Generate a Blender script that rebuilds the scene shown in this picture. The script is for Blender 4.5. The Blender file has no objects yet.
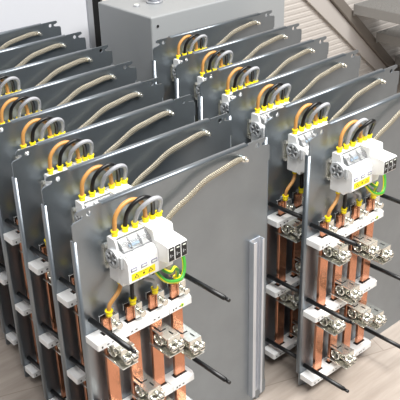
import bpy, bmesh, math, random
from mathutils import Vector, Matrix
random.seed(7)
S = bpy.context.scene
COL = S.collection
ZO = 0.008                      # panels stand on their lower corner ears

# ------------------------------------------------------------------ materials
def lin(c):
    return tuple((v/12.92 if v <= .04045 else ((v+.055)/1.055)**2.4) for v in c)
def mat(name, rgb, rough=.5, metal=0., bump=0., bscale=80., vary=0., vscale=6., spec=.5, trans=0., stretch=(1,1,1), ior=1.45):
    m = bpy.data.materials.new(name); m.use_nodes = True
    nt = m.node_tree; b = nt.nodes['Principled BSDF']
    c = lin(rgb)
    b.inputs['Base Color'].default_value = (*c, 1)
    b.inputs['Roughness'].default_value = rough
    b.inputs['Metallic'].default_value = metal
    b.inputs['Specular IOR Level'].default_value = spec
    if trans:
        b.inputs['Transmission Weight'].default_value = trans
        b.inputs['IOR'].default_value = ior
    if vary or bump:
        tc = nt.nodes.new('ShaderNodeTexCoord'); mp = nt.nodes.new('ShaderNodeMapping')
        mp.inputs['Scale'].default_value = stretch
        nt.links.new(tc.outputs['Object'], mp.inputs['Vector'])
    if vary:
        n = nt.nodes.new('ShaderNodeTexNoise'); n.inputs['Scale'].default_value = vscale; n.inputs['Detail'].default_value = 4
        nt.links.new(mp.outputs['Vector'], n.inputs['Vector'])
        r = nt.nodes.new('ShaderNodeValToRGB')
        r.color_ramp.elements[0].position = .3; r.color_ramp.elements[1].position = .7
        r.color_ramp.elements[0].color = (*[x*(1-vary) for x in c], 1)
        r.color_ramp.elements[1].color = (*[min(1, x*(1+vary)) for x in c], 1)
        nt.links.new(n.outputs['Fac'], r.inputs['Fac'])
        nt.links.new(r.outputs['Color'], b.inputs['Base Color'])
    if bump:
        n2 = nt.nodes.new('ShaderNodeTexNoise'); n2.inputs['Scale'].default_value = bscale; n2.inputs['Detail'].default_value = 3
        nt.links.new(mp.outputs['Vector'], n2.inputs['Vector'])
        bp = nt.nodes.new('ShaderNodeBump'); bp.inputs['Strength'].default_value = bump; bp.inputs['Distance'].default_value = .002
        nt.links.new(n2.outputs['Fac'], bp.inputs['Height'])
        nt.links.new(bp.outputs['Normal'], b.inputs['Normal'])
    return m

M = {}
M['steel'] = mat('galvanised_steel', (.595, .625, .65), .36, .90, bump=.05, bscale=25, vary=.06, vscale=14)
M['zinc'] = mat('bright_zinc', (.93, .925, .89), .2, .86, bump=.12, bscale=160)
M['alu'] = mat('mill_aluminium', (.85, .87, .90), .3, .8, bump=.04, bscale=200, stretch=(1, 1, .05))
M['copper'] = mat('bare_copper', (.87, .61, .48), .24, .92, bump=.015, bscale=60, vary=.08, vscale=20)
M['white'] = mat('white_plastic', (.97, .97, .965), .38)
M['offwhite'] = mat('light_grey_plastic', (.83, .84, .845), .42)
M['holder'] = mat('white_busbar_plastic', (.965, .965, .96), .42)
M['grey_pl'] = mat('grey_plastic', (.72, .73, .735), .35)
M['grey_in'] = mat('darker_grey_plastic', (.50, .51, .515), .4)
M['clear'] = mat('smoky_clear_plastic', (.97, .97, .97), .08, trans=.9, ior=1.35)
M['yellow'] = mat('yellow_plastic', (1., .90, .06), .4)
M['black'] = mat('black_plastic', (.085, .085, .09), .38)
M['dark'] = mat('dark_opening', (.06, .06, .065), .7)
M['orange_w'] = mat('brown_orange_insulation', (.80, .58, .32), .4)
M['black_w'] = mat('black_insulation', (.07, .07, .075), .28)
M['grey_w'] = mat('grey_insulation', (.66, .665, .68), .4)
M['green_w'] = mat('green_insulation', (.27, .62, .22), .4)
M['yel_w'] = mat('yellow_insulation', (.93, .90, .20), .4)
M['lilac'] = mat('grey_blue_print', (.55, .55, .64), .5)
M['blue'] = mat('pale_blue_label', (.62, .76, .88), .4)
M['ink'] = mat('printed_ink', (.25, .25, .26), .6)
M['lamp'] = mat('white_print', (.90, .92, .88), .5)
M['cabinet'] = mat('grey_painted_enclosure', (.61, .62, .625), .40, bump=.03, bscale=300)
M['wallpaint'] = mat('pale_grey_panel', (.84, .845, .865), .45, vary=.01)
M['gap_shade'] = mat('black_gap_shade', (.05, .05, .055), .6)  # black colour stands in for the shade in the gap beside the pale wall
M['trim'] = mat('aluminium_trim', (.70, .71, .73), .35, .4)
M['ribwall'] = mat('ribbed_beige_sheet', (.82, .795, .77), .5, vary=.02)
M['stringer'] = mat('brown_grey_steel', (.55, .52, .49), .45, .2, vary=.05)
M['sheet'] = mat('beige_grey_sheet', (.80, .775, .755), .45, .05, vary=.02)
M['grating'] = mat('grey_grating', (.60, .595, .585), .5, .3)

def braid_mat():
    m = mat('tinned_braid', (.70, .67, .60), .38, .55)
    nt = m.node_tree; b = nt.nodes['Principled BSDF']
    tc = nt.nodes.new('ShaderNodeTexCoord')
    hs = []
    for rot in (.85, -.55):
        mp = nt.nodes.new('ShaderNodeMapping'); mp.inputs['Rotation'].default_value = (0, rot, 0)
        w = nt.nodes.new('ShaderNodeTexWave'); w.inputs['Scale'].default_value = 110; w.bands_direction = 'X'
        nt.links.new(tc.outputs['Object'], mp.inputs['Vector']); nt.links.new(mp.outputs['Vector'], w.inputs['Vector'])
        hs.append(w)
    mx = nt.nodes.new('ShaderNodeMath'); mx.operation = 'MULTIPLY'
    nt.links.new(hs[0].outputs['Fac'], mx.inputs[0]); nt.links.new(hs[1].outputs['Fac'], mx.inputs[1])
    bp = nt.nodes.new('ShaderNodeBump'); bp.inputs['Strength'].default_value = .8; bp.inputs['Distance'].default_value = .0015
    nt.links.new(mx.outputs[0], bp.inputs['Height']); nt.links.new(bp.outputs['Normal'], b.inputs['Normal'])
    return m
M['braid'] = braid_mat()

def floor_mat():
    m = bpy.data.materials.new('laminate_floor'); m.use_nodes = True
    nt = m.node_tree; b = nt.nodes['Principled BSDF']; b.inputs['Roughness'].default_value = .42
    tc = nt.nodes.new('ShaderNodeTexCoord'); mp = nt.nodes.new('ShaderNodeMapping')
    mp.inputs['Rotation'].default_value = (0, 0, .33); mp.inputs['Scale'].default_value = (1.1, 11, 1)
    nt.links.new(tc.outputs['Object'], mp.inputs['Vector'])
    n = nt.nodes.new('ShaderNodeTexNoise'); n.inputs['Scale'].default_value = 3.2; n.inputs['Detail'].default_value = 7; n.inputs['Roughness'].default_value = .62
    nt.links.new(mp.outputs['Vector'], n.inputs['Vector'])
    r = nt.nodes.new('ShaderNodeValToRGB')
    r.color_ramp.elements[0].position = .28; r.color_ramp.elements[0].color = (*lin((.56, .515, .475)), 1)
    r.color_ramp.elements[1].position = .72; r.color_ramp.elements[1].color = (*lin((.70, .655, .615)), 1)
    nt.links.new(n.outputs['Fac'], r.inputs['Fac'])
    mp2 = nt.nodes.new('ShaderNodeMapping'); mp2.inputs['Rotation'].default_value = (0, 0, .33)
    nt.links.new(tc.outputs['Object'], mp2.inputs['Vector'])
    br = nt.nodes.new('ShaderNodeTexBrick'); br.inputs['Scale'].default_value = 1
    br.inputs['Brick Width'].default_value = 1.2; br.inputs['Row Height'].default_value = .19; br.inputs['Mortar Size'].default_value = .0012
    br.inputs['Color1'].default_value = (1, 1, 1, 1); br.inputs['Color2'].default_value = (.94, .94, .94, 1); br.inputs['Mortar'].default_value = (.72, .7, .68, 1)
    nt.links.new(mp2.outputs['Vector'], br.inputs['Vector'])
    mx = nt.nodes.new('ShaderNodeMix'); mx.data_type = 'RGBA'; mx.blend_type = 'MULTIPLY'; mx.inputs[0].default_value = 1
    nt.links.new(r.outputs['Color'], mx.inputs[6]); nt.links.new(br.outputs['Color'], mx.inputs[7])
    nt.links.new(mx.outputs[2], b.inputs['Base Color'])
    return m
M['floor'] = floor_mat()

# ------------------------------------------------------------------ mesh builder
def P(u, d, z):                 # panel coordinates: along the plate, out of its front, up
    return (u, -d, z+ZO)
class MB:
    def __init__(s): s.bm = bmesh.new(); s.mats = []
    def mi(s, m):
        if m not in s.mats: s.mats.append(m)
        return s.mats.index(m)
    def face(s, vs, m, smooth=False):
        try: f = s.bm.faces.new(vs)
        except ValueError: return None
        f.material_index = s.mi(m); f.smooth = smooth; return f
    def poly_prism(s, pts, ext, m):
        """pts: ring of 3D points, ext: vector; closed prism"""
        e = Vector(ext)
        a = [s.bm.verts.new(p) for p in pts]; b = [s.bm.verts.new(Vector(p)+e) for p in pts]
        fs = [s.face(a, m), s.face(b[::-1], m)]
        n = len(pts)
        for i in range(n): fs.append(s.face([a[i], b[i], b[(i+1) % n], a[(i+1) % n]], m))
        bmesh.ops.recalc_face_normals(s.bm, faces=[f for f in fs if f])
        return fs
    def box(s, u0, u1, d0, d1, z0, z1, m):
        return s.poly_prism([P(u0, d0, z0), P(u1, d0, z0), P(u1, d0, z1), P(u0, d0, z1)], (0, -(d1-d0), 0), m)
    def wbox(s, x0, x1, y0, y1, z0, z1, m):
        return s.poly_prism([(x0, y0, z0), (x1, y0, z0), (x1, y0, z1), (x0, y0, z1)], (0, y1-y0, 0), m)
    def prof(s, pts, u0, u1, m):   # pts (d,z)
        return s.poly_prism([P(u0, d, z) for d, z in pts], (u1-u0, 0, 0), m)
    def cyl(s, p0, p1, r, m, n=16, r1=None, cap=True):
        p0, p1 = Vector(p0), Vector(p1); r1 = r if r1 is None else r1
        t = (p1-p0).normalized(); a = t.orthogonal().normalized(); b = t.cross(a)
        c0, c1 = [], []
        for i in range(n):
            q = a*math.cos(2*math.pi*i/n)+b*math.sin(2*math.pi*i/n)
            c0.append(s.bm.verts.new(p0+q*r)); c1.append(s.bm.verts.new(p1+q*r1))
        for i in range(n): s.face([c0[i], c0[(i+1) % n], c1[(i+1) % n], c1[i]], m, True)
        if cap: s.face(c0[::-1], m); s.face(c1, m)
    def tube(s, path, r, m, n=10, m2=None, sub=8):
        pts = catmull(path, sub)
        rings = []; a = None
        for i, p in enumerate(pts):
            t = (pts[min(i+1, len(pts)-1)]-pts[max(i-1, 0)]).normalized()
            a = (t.orthogonal() if a is None else a-t*a.dot(t)).normalized(); b = t.cross(a)
            rings.append([s.bm.verts.new(p+(a*math.cos(2*math.pi*k/n)+b*math.sin(2*math.pi*k/n))*r) for k in range(n)])
        for i in range(len(rings)-1):
            for k in range(n):
                mm = m2 if (m2 and ((k+3) % 5) < 2) else m
                s.face([rings[i][k], rings[i][(k+1) % n], rings[i+1][(k+1) % n], rings[i+1][k]], mm, True)
        s.face(rings[0][::-1], m); s.face(rings[-1], m)
    def build(s, name, parent=None, bevel=0., seg=2):
        if bevel:
            es = [e for e in s.bm.edges if len(e.link_faces) == 2 and e.calc_face_angle(0) > .5]
            bmesh.ops.bevel(s.bm, geom=es, offset=bevel, offset_type='OFFSET', segments=seg, affect='EDGES', profile=.5, clamp_overlap=True)
        me = bpy.data.meshes.new(name); s.bm.to_mesh(me); s.bm.free()
        for m in s.mats: me.materials.append(m)
        o = bpy.data.objects.new(name, me); COL.objects.link(o)
        if parent: o.parent = parent
        return o
def catmull(path, sub=8):
    p = [Vector(q) for q in path]
    p = [p[0]*2-p[1]]+p+[p[-1]*2-p[-2]]
    out = []
    for i in range(1, len(p)-2):
        for k in range(sub):
            t = k/sub; a, b, c, d = p[i-1:i+3]
            out.append(.5*((2*b)+(c-a)*t+(2*a-5*b+4*c-d)*t*t+(3*b-a-3*c+d)*t**3))
    out.append(p[-2]); return out

# ------------------------------------------------------------------ one mounting panel
W = .4; ZS = .5425; ZT = .5585; ZL = -.0075
BU = [.0355, .0805, .1250, .1695]              # busbar centres
HOLD = [.347, .186, .0305]                  # tops of the three busbar holders

def plate_mesh():
    mb = MB(); bm = mb.bm; st = M['steel']; T = .002; IN = .0042
    # outline (u, z), mirrored for the four corners: ear with a hook slot, flanges folded back along top, left and right
    q = [(W-IN, .512), (W-IN+.0001, .5121), (W, .5135), (W, .5395), (W-.003, ZS), (.3835, .5445), (.3800, .5470), (.3808, .5498), (.3850, .5505),
         (.3905, .5525), (.3905, .5560), (.3880, ZT), (.3480, ZT), (.3470, ZT-IN)]
    left = [(W-u, z) for u, z in q][::-1]
    low = [(u, ZS-z) for u, z in q][::-1]
    lowl = [(W-u, z) for u, z in low][::-1]
    ring = low + q + left + lowl
    holes = [[(cu+.0045*math.cos(a*math.pi/6), cz+.0045*math.sin(a*math.pi/6)) for a in range(12)]
             for cu, cz in ((.3700, .5490), (.0300, .5490), (.3700, ZS-.5490), (.0300, ZS-.5490))]
    def loops(d):
        es = []; out = []
        for lp in [ring]+holes:
            vs = [bm.verts.new(P(u, d, z)) for u, z in lp]
            es += [bm.edges.new((vs[i], vs[(i+1) % len(vs)])) for i in range(len(vs))]; out.append(vs)
        r = bmesh.ops.triangle_fill(bm, use_beauty=True, use_dissolve=False, edges=es)
        for g in r['geom']:
            if isinstance(g, bmesh.types.BMFace):
                g.material_index = 0; g.normal_update()
                if (g.normal.y > 0) == (d == 0): g.normal_flip()
        return out
    mb.mi(st)
    a = loops(0); b = loops(-T)
    for la, lb in zip(a, b):
        n = len(la)
        for i in range(n): mb.face([la[i], la[(i+1) % n], lb[(i+1) % n], lb[i]], st)
    # flanges
    R = IN; arc = [(R-R*math.sin(t*math.pi/8), -R+R*math.cos(t*math.pi/8)) for t in range(5)]
    def flange(run, depth):
        outer = arc+[(0, -depth)]; inner = [(T, -depth), (T, -R-.001), (R, -T)]
        sec = outer+inner
        rings = [[bm.verts.new(P(*run(e, o, d))) for o, d in sec] for e in (0, 1)]
        fs = []
        for i in range(len(sec)-1):
            fs.append(mb.face([rings[0][i], rings[0][i+1], rings[1][i+1], rings[1][i]], st, i < 4))
        fs.append(mb.face(rings[0], st)); fs.append(mb.face(rings[1][::-1], st))
        bmesh.ops.recalc_face_normals(bm, faces=fs)
    zz = (ZS-.512, .512)
    flange(lambda e, o, d: (o, d, zz[e]), .0095)
    flange(lambda e, o, d: (W-o, d, zz[e]), .0095)
    flange(lambda e, o, d: ((.053, .347)[e], d, ZT-o), .0085)
    flange(lambda e, o, d: ((.053, .347)[e], d, ZS-ZT+o), .0085)
    return mb

def clamp_parts(root, u, zb):
    z = M['zinc']
    mb = MB()
    u0, u1 = u-.013, u+.017
    mb.box(u0, u1, .0085, .064, zb, zb+.0018, z)                 # base sheet
    mb.box(u0+.003, u1, .0105, .0560, zb+.0285, zb+.0305, z)     # top sheet
    mb.box(u0+.003, u1-.002, .0565, .0590, zb+.020, zb+.0330, z) # raised front lip
    mb.box(u1-.0022, u1-.0004, .016, .056, zb+.0018, zb+.0285, z)
    mb.box(u0+.012, u1-.004, .0235, .027, zb+.002, zb+.0285, z)  # yoke in front of the bar
    mb.box(u0+.015, u1-.004, .030, .046, zb+.004, zb+.024, z)    # jaw
    # round cable sleeve lying across the clamp, open at its left end
    c = Vector(P(0, .030, zb+.0155)); n = 14
    rings = []
    for uu, r in ((u0+.004, .0112), (u0+.016, .0112), (u0+.016, .0085), (u0+.004, .0085)):
        rings.append([mb.bm.verts.new((uu, c.y+r*math.cos(k*2*math.pi/n), c.z+r*math.sin(k*2*math.pi/n))) for k in range(n)])
    for i in range(4):
        for k in range(n): mb.face([rings[i][k], rings[i][(k+1) % n], rings[(i+1) % 4][(k+1) % n], rings[(i+1) % 4][k]], z, True)
    bmesh.ops.recalc_face_normals(mb.bm, faces=mb.bm.faces[:])
    o = mb.build('conductor_clamp', root, .0005, 1)
    sc = MB(); k = M['dark']; zt = zb+.0305
    sc.box(u0+.008, u0+.011, .018, .030, zt-.0004, zt+.0003, k); sc.box(u0+.008, u0+.021, .030, .0325, zt-.0004, zt+.0003, k); sc.box(u0+.019, u0+.0215, .040, .050, zt-.0004, zt+.0003, k)
    sc.build('clamp_slot', o)
    for uu, zz, r, l in ((u0+.0105, zb+.0125, .0062, .0665), (u0+.0225, zb+.0145, .0062, .0685)):
        sc = MB()
        sc.cyl(P(uu, .044, zz), P(uu, .060, zz), .0036, z, 10)
        sc.cyl(P(uu, .060, zz), P(uu, l-.001, zz), r, z, 6)
        sc.cyl(P(uu, l-.001, zz), P(uu, l, zz), r, z, 16, r*.8)
        sc.box(uu-.004, uu+.004, l-.0002, l+.0004, zz-.0009, zz+.0009, M['dark'])
        sc.build('clamp_screw', o)
    sc = MB()
    sc.box(u1-.004, u1+.006, .047, .052, zb+.012, zb+.0165, z)
    sc.cyl(P(u1+.002, .052, zb+.0142), P(u1+.002, .060, zb+.0142), .0032, z, 8)
    sc.build('side_lug', o, .0004, 1)
    return o

def terminal(root, u):
    mb = MB(); g = M['grey_pl']; z = M['zinc']
    mb.box(u-.0005, u+.0155, .0075, .0115, .349, .381, g)
    mb.box(u+.0008, u+.0140, .0185, .0235, .350, .3775, z)
    mb.box(u+.0125, u+.0150, .0115, .0235, .350, .3775, z)
    mb.box(u-.0125, u-.0010, .0075, .0110, .366, .378, M['black'])
    o = mb.build('bar_terminal', root, .0006, 1)
    s = MB()
    s.cyl(P(u+.0085, .0235, .362), P(u+.0085, .0315, .362), .0044, z, 12)
    s.cyl(P(u+.0085, .0315, .362), P(u+.0085, .0345, .362), .0060, z, 6)
    s.cyl(P(u+.0150, .017, .355), P(u+.0190, .017, .355), .0045, z, 12)
    s.build('terminal_screw', o)

def ferrule(par, p, ax=(0, 0, 1), big=1.):
    p = Vector(p); ax = Vector(ax).normalized()
    mb = MB(); y = M['yellow']
    mb.cyl(p-ax*.0008, p+ax*.0042*big, .0047*big, y, 12, .0047*big)
    mb.cyl(p+ax*.0042*big, p+ax*.0092*big, .0047*big, y, 12, .0060*big)
    mb.build('ferrule', par)

def make_panel(name, order, rod):
    root = bpy.data.objects.new(name, None); COL.objects.link(root); root.empty_display_size = .05
    plate_mesh().build('mounting_plate', root)
    # ---- vertical channel rail near the right edge
    mb = MB()
    sec = [(.352, 0), (.352, .0125), (.360, .0125), (.360, .0112), (.3535, .0112), (.3535, .0015), (.3770, .0015), (.3770, .0112), (.3735, .0112), (.3735, .0125), (.3785, .0125), (.3785, 0)]
    mb.poly_prism([P(u, d, .016) for u, d in sec], (0, 0, .354), M['alu'])
    mb.build('mounting_rail', root, .0004, 1)
    # ---- rail behind the devices
    mb = MB(); mb.box(.047, .150, 0, .0025, .455, .490, M['zinc']); mb.box(.047, .150, .0025, .0075, .452, .458, M['zinc']); mb.box(.047, .150, .0025, .0075, .487, .493, M['zinc'])
    mb.build('device_rail', root)
    # ---- three-pole fuse switch
    u0, u1 = .051, .107
    mb = MB(); w = M['white']
    mb.prof([(.0078, .434), (.0078, .5060), (.0095, .5075), (.0270, .5075), (.0300, .500), (.0330, .4908), (.0330, .4370), (.0300, .434)], u0, u1, w)
    body = mb.build('fuse_switch', root, .0008, 2)
    body['label'] = 'white three-pole fuse switch'
    for k in range(3):                              # per pole: toggle, lettering, terminal opening
        ua = u0+.0187*k
        mb = MB(); mb.prof([(.0322, .4912), (.0420, .4880), (.0530, .4845), (.0565, .4790), (.0575, .4460), (.0540, .4425), (.0420, .4400), (.0400, .4330), (.0322, .4345)], ua+(.0004 if k else 0), ua+.0183, w)
        mb.build('switch_pole', body, .0007, 2)
        mb = MB(); mb.box(ua+.0020, ua+.0168, .0430, .0520, .4850, .4895, w); t = mb.build('pole_toggle', body, .0005, 1)
        mb = MB()
        mb.box(ua+.0045, ua+.0155, .0572, .0578, .4640, .4700, M['lilac'])
        mb.box(ua+.0060, ua+.0140, .0575, .0581, .4658, .4682, M['lamp'])
        mb.build('rating_print', body)
        mb = MB(); mb.box(ua+.0075, ua+.0105, .0530, .0548, .4410, .4432, M['dark']); mb.build('terminal_opening', body)
    mb = MB(); mb.box(.0560, .0990, .0573, .0581, .4495, .4605, M['yellow'])
    for k, ua in enumerate((.0600, .0860)):
        tri = [P(ua, .0581, .4525), P(ua+.009, .0581, .4525), P(ua+.0045, .0581, .4590)]
        mb.poly_prism(tri, (0, -.0002, 0), M['ink'])
        mb.poly_prism([P(ua+.002, .0583, .4535), P(ua+.007, .0583, .4535), P(ua+.0045, .0583, .4572)], (0, -.0002, 0), M['yellow'])
    mb.box(.0763, .0792, .0581, .0584, .4535, .4565, M['dark'])
    mb.box(.0700, .0850, .0581, .0583, .4585, .4592, M['ink'])
    s = mb.build('warning_sticker', body); s['label'] = 'yellow warning sticker'
    mb = MB()
    mb.prof([(.0275, .5065), (.0395, .5000), (.0440, .4905), (.0425, .4895), (.0385, .4985), (.0270, .5050)], u0+.004, u1-.001, M['clear']); mb.box(u0+.004, u1-.001, .0262, .0275, .5050, .5085, M['grey_in']); mb.box(u0+.004, u1-.001, .0425, .0440, .4893, .4915, M['grey_in'])
    for ua in (u0+.004, u0+.0205, u0+.039, u1-.0025):
        mb.prof([(.0280, .5050), (.0380, .4990), (.0425, .4900), (.0330, .4905)], ua, ua+.0012, M['grey_in'])
    wv = mb.build('viewing_window', body); wv['label'] = 'clear plastic window'
    mb = MB(); mb.prof([(.0360, .4975), (.0392, .4948), (.0372, .4920), (.0345, .4950)], u0+.018, u0+.036, M['blue']); mb.box(u0+.004, u1-.002, .0300, .0325, .4905, .4995, M['offwhite'])
    mb.build('fuse_label', body)
    mb = MB(); g = M['grey_pl']                     # round coupling on the left side
    c = Vector(P(u0, .0262, .4785)); n = 18
    for x0, x1, ra, rb in ((-.0065, 0, .0160, .0110), (-.0035, 0, .0112, .0), (-.0070, 0, .0055, .0)):
        if rb:
            rr = [[mb.bm.verts.new((u0+x, c.y+r*math.cos(k*2*math.pi/n), c.z+r*.95*math.sin(k*2*math.pi/n))) for k in range(n)] for x, r in ((x0, ra), (x1, ra), (x1, rb), (x0, rb))]
            for i in range(4):
                for k in range(n): mb.face([rr[i][k], rr[i][(k+1) % n], rr[(i+1) % 4][(k+1) % n], rr[(i+1) % 4][k]], g)
        else: mb.cyl((u0+x0, c.y, c.z), (u0+x1, c.y, c.z), ra, M['grey_in'], 16)
    for k in range(5):
        a = k*1.2566+.4
        mb.cyl((u0-.0062, c.y+.004*math.cos(a), c.z+.004*math.sin(a)), (u0-.0062, c.y+.0125*math.cos(a), c.z+.0125*math.sin(a)), .0018, g, 6)
    mb.box(u0-.0050, u0, .0420, .0470, .468, .487, g)
    bmesh.ops.recalc_face_normals(mb.bm, faces=mb.bm.faces[:])
    s = mb.build('side_coupling', body); s['label'] = 'grey round side coupling'
    # ---- surge arrester, three narrow modules
    mb = MB(); u2 = .1435
    mb.prof([(.0078, .434), (.0078, .5080), (.0095, .5095), (.0455, .5095), (.0475, .5075), (.0490, .4960), (.0780, .4945), (.0800, .4930), (.0800, .4690), (.0785, .4670), (.0500, .4600), (.0440, .4340)], u1+.0002, u2, w)
    for k in (1, 2): mb.box(u1+.0121*k-.0002, u1+.0121*k+.0002, .0098, .0450, .5094, .5097, M['grey_pl'])
    for k in range(3):
        uc = u1+.0061+.0121*k
        mb.cyl(P(uc, .038, .5094), P(uc, .038, .5098), .0022, M['grey_pl'], 10)
    spd = mb.build('surge_arrester', root, .0006, 2)
    for k in range(3):
        ua = u1+.0015+.0121*k; mb = MB()
        mb.box(ua, ua+.0098, .0800, .0808, .4700, .4922, M['black'])
        mb.box(ua+.0022, ua+.0076, .0808, .0811, .4878, .4898, M['lamp'])
        mb.box(ua+.0022, ua+.0035, .0808, .0810, .4760, .4815, M['grey_pl']); mb.box(ua+.0048, ua+.0075, .0808, .0810, .4780, .4790, M['grey_pl'])
        s = mb.build('module_face', spd); s['label'] = 'black module face'
    # ---- three arched jumper wires from switch to arrester
    ua = [.0595, .0785, .0965]; ub = [.1165, .1300, .1420]; ap = [.5565, .5580, .5545]
    for k in range(3):
        m = {'o': M['orange_w'], 'b': M['black_w'], 'g': M['grey_w']}[order[k]]
        a, b, top = ua[k], ub[k], ap[k]; h = top-.519; cu = (a+b)/2; r = (b-a)/2
        path = [P(a, .0175, .506), P(a, .0178, .516)]
        for t in range(1, 8):
            th = math.pi*(1-t/8.); path.append(P(cu+r*math.cos(th)*1.02, .0175+(.002, .0105, .0190)[k]*math.sin(th), .521+(h-.0025)*math.sin(th)**.9))
        path += [P(b, .0178, .516), P(b, .0175, .506)]
        mb = MB(); mb.tube(path, .0035, m, 10, None, 4)
        o = mb.build('jumper_wire', root)
        o['label'] = {'o': 'orange jumper wire', 'b': 'black jumper wire', 'g': 'grey jumper wire'}[order[k]]
        ferrule(o, P(a, .0175, .5075)); ferrule(o, P(b, .0175, .5080))
    # ---- wires from the devices down to the bars
    lower = [(M['orange_w'], [(.0600, .020, .436), (.0600, .0205, .423), (.0535, .022, .413), (.0420, .023, .405), (.0355, .0225, .397), (.0350, .021, .382)], 'orange wire to the first bar'),
             (M['black_w'], [(.0800, .020, .436), (.0802, .021, .420), (.0800, .021, .400), (.0800, .021, .382)], 'black wire to the second bar'),
             (M['grey_w'], [(.0980, .020, .436), (.0985, .022, .424), (.1030, .026, .417), (.1120, .026, .411), (.1215, .023, .400), (.1235, .021, .382)], 'grey wire to the third bar')]
    for m, path, lab in lower:
        mb = MB(); mb.tube([P(*q) for q in path], .0034, m, 10, None, 6)
        o = mb.build('connecting_wire', root); o['label'] = lab
        ferrule(o, P(path[-1][0], path[-1][1], .3795), (0, 0, 1), 1.05)
        ferrule(o, P(path[0][0], path[0][1], .4345), (0, 0, -1), .8)
    for path in ([(.1130, .030, .440), (.1150, .042, .428), (.1240, .050, .4150), (.1400, .052, .4080), (.1560, .049, .4060), (.1670, .043, .4200), (.1690, .036, .4400), (.1640, .028, .4650), (.1530, .022, .4880), (.1460, .018, .5020)],
                 [(.1210, .034, .440), (.1270, .043, .4300), (.1380, .044, .4220), (.1500, .038, .4220), (.1620, .030, .4100), (.1690, .022, .3960), (.1700, .019, .380)]):
        mb = MB(); mb.tube([P(*q) for q in path], .0032, M['green_w'], 10, M['yel_w'], 6)
        o = mb.build('earth_wire', root); o['label'] = 'green and yellow earth wire'
        if path[-1][2] < .4: ferrule(o, P(.1700, .019, .3775), (0, 0, 1), 1.1)
    # ---- copper bars, terminals, holders
    for u in BU:
        mb = MB(); mb.box(u-.0103, u+.0112, .0115, .0180, .014, .374, M['copper']); mb.build('busbar', root, .0006, 1)
        terminal(root, u)
    for hz in HOLD:
        for (a, b, nm) in ((.0015, .1400, 'busbar_holder'), (.1408, .1915, 'earth_bar_holder')):
            mb = MB(); h = M['holder']; right = b > .19
            out = [(a, .0005), (b, .0005), (b, .024), (b-.004, .0335), (a, .0335)] if right else [(a, .0005), (b, .0005), (b, .0335), (a+.0015, .0335), (a, .0320)]
            mb.poly_prism([P(u, d, hz-.0125) for u, d in out], (0, 0, .0125), h)
            o = mb.build(nm, root, .0009, 2)
            mb = MB()
            for u in BU:
                if a < u < b:
                    mb.box(u-.0135, u+.0135, .0095, .0205, hz-.0002, hz+.0003, M['dark'])
                    mb.box(u-.0170, u-.0130, .0332, .0337, hz-.0080, hz-.0058, M['ink']); mb.box(u-.0085, u-.0045, .0332, .0337, hz-.0080, hz-.0058, M['ink'])
                    mb.box(u-.012, u+.012, .0235, .0242, hz-.0001, hz+.0003, M['offwhite'])
            mb.box(a+.007, a+.0095, .0332, .0337, hz-.0095, hz-.0060, M['dark'])
            mb.build('holder_opening', o)
            if right and hz == HOLD[0]:
                mb = MB(); mb.cyl(P(.167, .0332, hz-.0060), P(.167, .0340, hz-.0060), .0033, M['yel_w'], 16)
                mb.cyl(P(.167, .0339, hz-.0060), P(.167, .0342, hz-.0060), .0022, M['green_w'], 12); mb.build('earth_symbol', o)
    for u, zb in zip(BU, (.3060, .1990, .2790, .2510)):
        clamp_parts(root, u, zb); clamp_parts(root, u, zb-.157)
    # ---- black spacer rods
    for z in (.371, .206, .046):
        for u, dz in ((.0135, .004), (.1975, .004)):
            mb = MB(); b = M['black']
            mb.cyl(P(u, 0, z), P(u, rod*.9, z+dz*.9), .0042, b, 12); mb.cyl(P(u, rod*.9, z+dz*.9), P(u, rod*.92, z+dz*.92), .0042, b, 12, .0030); mb.cyl(P(u, rod*.92, z+dz*.92), P(u, rod, z+dz), .0030, b, 12)
            mb.build('spacer_rod', root)
    # ---- flat braided earthing strap with its screw
    path = [(.3335, .0035, .5370), (.318, .0075, .5405), (.300, .0120, .5420), (.270, .0150, .5390), (.2386, .0155, .5335), (.205, .0155, .5180), (.1720, .0150, .5030), (.1560, .0125, .4850), (.1545, .0100, .4550), (.1600, .0090, .4150), (.1680, .0080, .3850)]
    pts = catmull([P(*q) for q in path], 6); mb = MB(); rr = []
    for i, p in enumerate(pts):
        t = (pts[min(i+1, len(pts)-1)]-pts[max(i-1, 0)]).normalized(); nrm = Vector((0, -1, 0)); sd = t.cross(nrm).normalized(); nrm = sd.cross(t)
        wd = .0056*(min(1, .62+i*.06)); th = .0016
        rr.append([mb.bm.verts.new(p+sd*a*wd+nrm*b*th) for a, b in ((-1, -.4), (-.8, -1), (.8, -1), (1, -.4), (1, .4), (.8, 1), (-.8, 1), (-1, .4))])
    for i in range(len(rr)-1):
        for k in range(8): mb.face([rr[i][k], rr[i][(k+1) % 8], rr[i+1][(k+1) % 8], rr[i+1][k]], M['braid'], True)
    mb.face(rr[0][::-1], M['braid']); mb.face(rr[-1], M['braid'])
    bmesh.ops.recalc_face_normals(mb.bm, faces=mb.bm.faces[:])
    st = mb.build('earthing_strap', root); st['label'] = 'braided earthing strap'
    mb = MB(); mb.cyl(P(.3345, 0, .5365), P(.3345, .0065, .5365), .0055, M['zinc'], 6); mb.cyl(P(.3345, .0065, .5365), P(.3345, .0130, .5365), .0030, M['zinc'], 12)
    mb.build('strap_bolt', st)
    return root

def copy_tree(o, parent=None):
    c = o.copy(); COL.objects.link(c)
    if parent: c.parent = parent
    for ch in o.children: copy_tree(ch, c)
    return c

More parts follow.
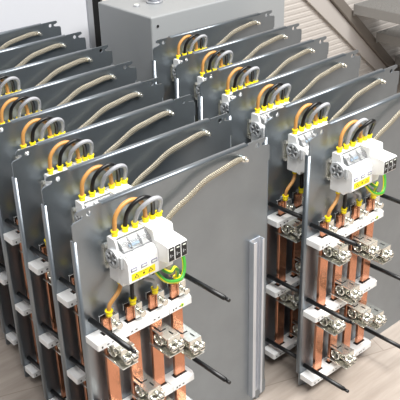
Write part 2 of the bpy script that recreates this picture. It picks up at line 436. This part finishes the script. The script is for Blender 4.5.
SPOTS = [  # x, y, turn, label
 (.0070, .2424, .00395, 'frontmost mounting panel of the left row, whole bare plate and channel rail in view'),
 (.0351, .3687, -.00304, 'second panel from the front in the left row, directly behind the frontmost one'),
 (.0502, .4872, -.00046, 'third panel from the front in the left row of grey panels'),
 (.0683, .6075, .00072, 'fourth panel from the front in the left row of grey panels'),
 (.0930, .7305, .00495, 'fifth panel from the front in the left row of grey panels'),
 (.1250, .8669, -.00027, 'sixth panel from the front in the left row, third from its back end'),
 (.1425, 1.0022, -.00052, 'second to last panel at the back of the left row'),
 (.1543, 1.1320, -.00086, 'rearmost panel of the left row, standing before the pale wall'),
 (.4660, .2063, .00055, 'frontmost mounting panel of the right row with grey jumper between orange and black'),
 (.4699, .3152, .00542, 'second panel from the front in the right row, directly behind the frontmost one'),
 (.4940, .4374, .00358, 'third panel from the front in the right row of grey panels'),
 (.5240, .5562, .00099, 'fourth panel from the front in the right row of grey panels'),
 (.5613, .6785, -.00678, 'second to last panel at the back of the right row'),
 (.6033, .8124, -.00820, 'rearmost panel of the right row, standing against the grey enclosure'),
]
proto = None
for i, (x, y, a, lab) in enumerate(SPOTS):
    if i == 0: o = make_panel('mounting_panel', 'obg', .113)
    elif i == 8: o = make_panel('mounting_panel', 'ogb', .113)
    elif proto is None: o = proto = make_panel('mounting_panel', 'obg', .098)
    else: o = copy_tree(proto)
    o.location = (x, y, 0); o.rotation_euler = (0, 0, a)
    o['label'] = lab; o['category'] = 'electrical panel'; o['group'] = 'busbar mounting panels standing in two rows'

# ------------------------------------------------------------------ the grey enclosure behind the right row
box = bpy.data.objects.new('steel_enclosure', None); COL.objects.link(box); box.location = (.884, .99, 0)
box['label'] = 'large grey steel enclosure standing behind the right row of panels'; box['category'] = 'enclosure'
def loc(o, par): o.location = tuple(-v for v in par.location)
mb = MB(); mb.wbox(.653, 1.118, .88, 1.103, .004, .599, M['cabinet']); b = mb.build('enclosure_body', box, .004, 3); loc(b, box)
for cx, cy, r, nm in ((.698, .996, .0085, 'plug'),):
    mb = MB(); mb.cyl((cx, cy, .599), (cx, cy, .6015), r, M['trim'], 20); mb.cyl((cx, cy, .6015), (cx, cy, .603), r*.75, M['lamp'], 20); o = mb.build('blanking_plug', box); loc(o, box)
mb = MB(); mb.cyl((.752, .992, .599), (.752, .992, .604), .021, M['trim'], 24); mb.cyl((.752, .992, .604), (.752, .992, .616), .0165, M['trim'], 6); mb.cyl((.752, .992, .616), (.752, .992, .630), .0145, M['grey_pl'], 24)
o = mb.build('cable_gland', box); loc(o, box)
mb = MB(); mb.cyl((.672, .8805, .575), (.672, .8785, .575), .0035, M['dark'], 12); o = mb.build('front_screw', box); loc(o, box)

# ------------------------------------------------------------------ the setting
def struct(o): o['kind'] = 'structure'; return o
mb = MB(); mb.wbox(-2.2, 3.4, -1.6, 1.9, -.05, 0, M['floor']); struct(mb.build('floor'))
mb = MB(); mb.wbox(-2.2, .684, 1.205, 1.29, 0, 2.6, M['wallpaint']); struct(mb.build('wall_back'))
mb = MB(); mb.wbox(.684, .702, 1.200, 1.29, 0, 2.6, M['trim']); struct(mb.build('trim_1', None, .003, 2))
mb = MB(); mb.wbox(.702, .760, 1.250, 1.32, 0, 2.6, M['gap_shade']); struct(mb.build('gap_shade_strip'))  # added black strip, paints the shaded gap between wall edge and enclosure
# ribbed sheet wall
mb = MB(); x0, x1 = .76, 3.4; pitch = .0195; prev = None; z = 0; first = None
prof = []
while z < 2.6:
    prof += [(1.240, z), (1.240, z+pitch*.55), (1.2411, z+pitch*.68), (1.2411, z+pitch*.87)]; z += pitch
prof.append((1.240, z))
va = [mb.bm.verts.new((x0, y, zz)) for y, zz in prof]; vb = [mb.bm.verts.new((x1, y, zz)) for y, zz in prof]
for i in range(len(prof)-1): mb.face([va[i], vb[i], vb[i+1], va[i+1]], M['ribwall'])
bk = [mb.bm.verts.new((x, 1.30, zz)) for x, zz in ((x0, 0), (x1, 0), (x1, z), (x0, z))]
mb.face(bk, M['ribwall'])
struct(mb.build('wall_right'))

# ------------------------------------------------------------------ steel steps in front of the ribbed wall
steps = bpy.data.objects.new('steel_steps', None); COL.objects.link(steps); steps.location = (1.9, 1.1, 0)
steps['label'] = 'steel steps with grey grating treads in the upper right corner'; steps['category'] = 'steps'
def line(t, off): return None
a0 = (1.750, .384+.008); a1 = (2.1085, .0625+.008)             # centre line of the stringer (x, z) at y=1.2
dx, dz = a1[0]-a0[0], a1[1]-a0[1]; L = math.hypot(dx, dz); ux, uz = dx/L, dz/L; nx, nz = -uz, ux
def strip(off0, off1, y0, y1, t0, t1, m, name):
    mb = MB(); pts = []
    for t, o in ((t0, off0), (t1, off0), (t1, off1), (t0, off1)):
        pts.append((a0[0]+ux*L*t+nx*o, y0, max(.002, a0[1]+uz*L*t+nz*o)))
    mb.poly_prism(pts, (0, y1-y0, 0), m); o = mb.build(name, steps, .0015, 1); loc(o, steps); return o
strip(-.020, .016, 1.212, 1.236, -1.6, 1.17, M['stringer'], 'stringer')
strip(-.020, .016, .776, .800, -1.6, 1.17, M['stringer'], 'stringer')
strip(-.112, -.022, 1.226, 1.234, -1.6, 1.17, M['sheet'], 'side_sheet')
for k, (tx, tz) in enumerate(((1.834, .358), (1.984, .223), (2.122, .098))):
    mb = MB(); g = M['grating']; X1 = tx+.17; Y1 = 1.200; Y0 = .802; D = .030
    for j in range(9):
        y = Y1-.006-(Y1-Y0-.012)*j/8; mb.wbox(tx, X1, y-.0025, y+.0025, tz-D, tz-.002, g)
    for j in range(13):
        x = tx+.012+(X1-tx-.024)*j/12; mb.wbox(x-.0040, x+.0040, Y0, Y1, tz-.006, tz, g)
    o = mb.build('tread', steps); loc(o, steps)
    mb = MB(); mb.wbox(tx-.004, tx, Y0, Y1, tz-D-.004, tz+.001, g); mb.wbox(tx, X1, Y1, Y1+.005, tz-D-.012, tz+.001, g); mb.wbox(X1, X1+.004, Y0, Y1, tz-D-.004, tz+.001, g)
    e = mb.build('tread_frame', o)

# ------------------------------------------------------------------ light
def area(name, loc_, rot, sx, sy, e, col=(1, 1, 1)):
    l = bpy.data.lights.new(name, 'AREA'); l.shape = 'RECTANGLE'; l.size = sx; l.size_y = sy; l.energy = e; l.color = col
    o = bpy.data.objects.new(name, l); COL.objects.link(o); o.location = loc_; o.rotation_euler = rot; return o
area('ceiling_lamp', (.35, -.95, 2.6), (0, 0, 0), 2.2, 1.2, 125, (1, .99, .97))
area('ceiling_lamp', (1.55, -.7, 2.6), (0, 0, 0), .9, 1.4, 66, (1, .98, .95))
area('ceiling_lamp', (-1.5, -.9, 2.6), (0, 0, 0), .6, 1.2, 9, (1, .985, .97))
wd = bpy.data.worlds.new('hall_light'); S.world = wd; wd.use_nodes = True
bg = wd.node_tree.nodes['Background']; bg.inputs[0].default_value = (.93, .96, 1, 1); bg.inputs[1].default_value = .21

# ------------------------------------------------------------------ camera
cam = bpy.data.cameras.new('camera'); co = bpy.data.objects.new('camera', cam); COL.objects.link(co)
R_ = ((.7516046, -.6592082, -.0231306), (.3247366, .3392744, .8828584), (.5741399, .6710718, -.4690694))
m3 = Matrix(((R_[0][0], R_[1][0], -R_[2][0]), (R_[0][1], R_[1][1], -R_[2][1]), (R_[0][2], R_[1][2], -R_[2][2])))
m4 = m3.to_4x4(); m4.translation = (-.488648, -.616579, 1.094398+ZO); co.matrix_world = m4
cam.sensor_width = 36; cam.lens = 795.316/400*36; cam.clip_start = .05
S.camera = co
vs = S.view_settings; vs.view_transform = 'Standard'; vs.look = 'None'; vs.gamma = 1; vs.use_curve_mapping = False; vs.exposure = .1
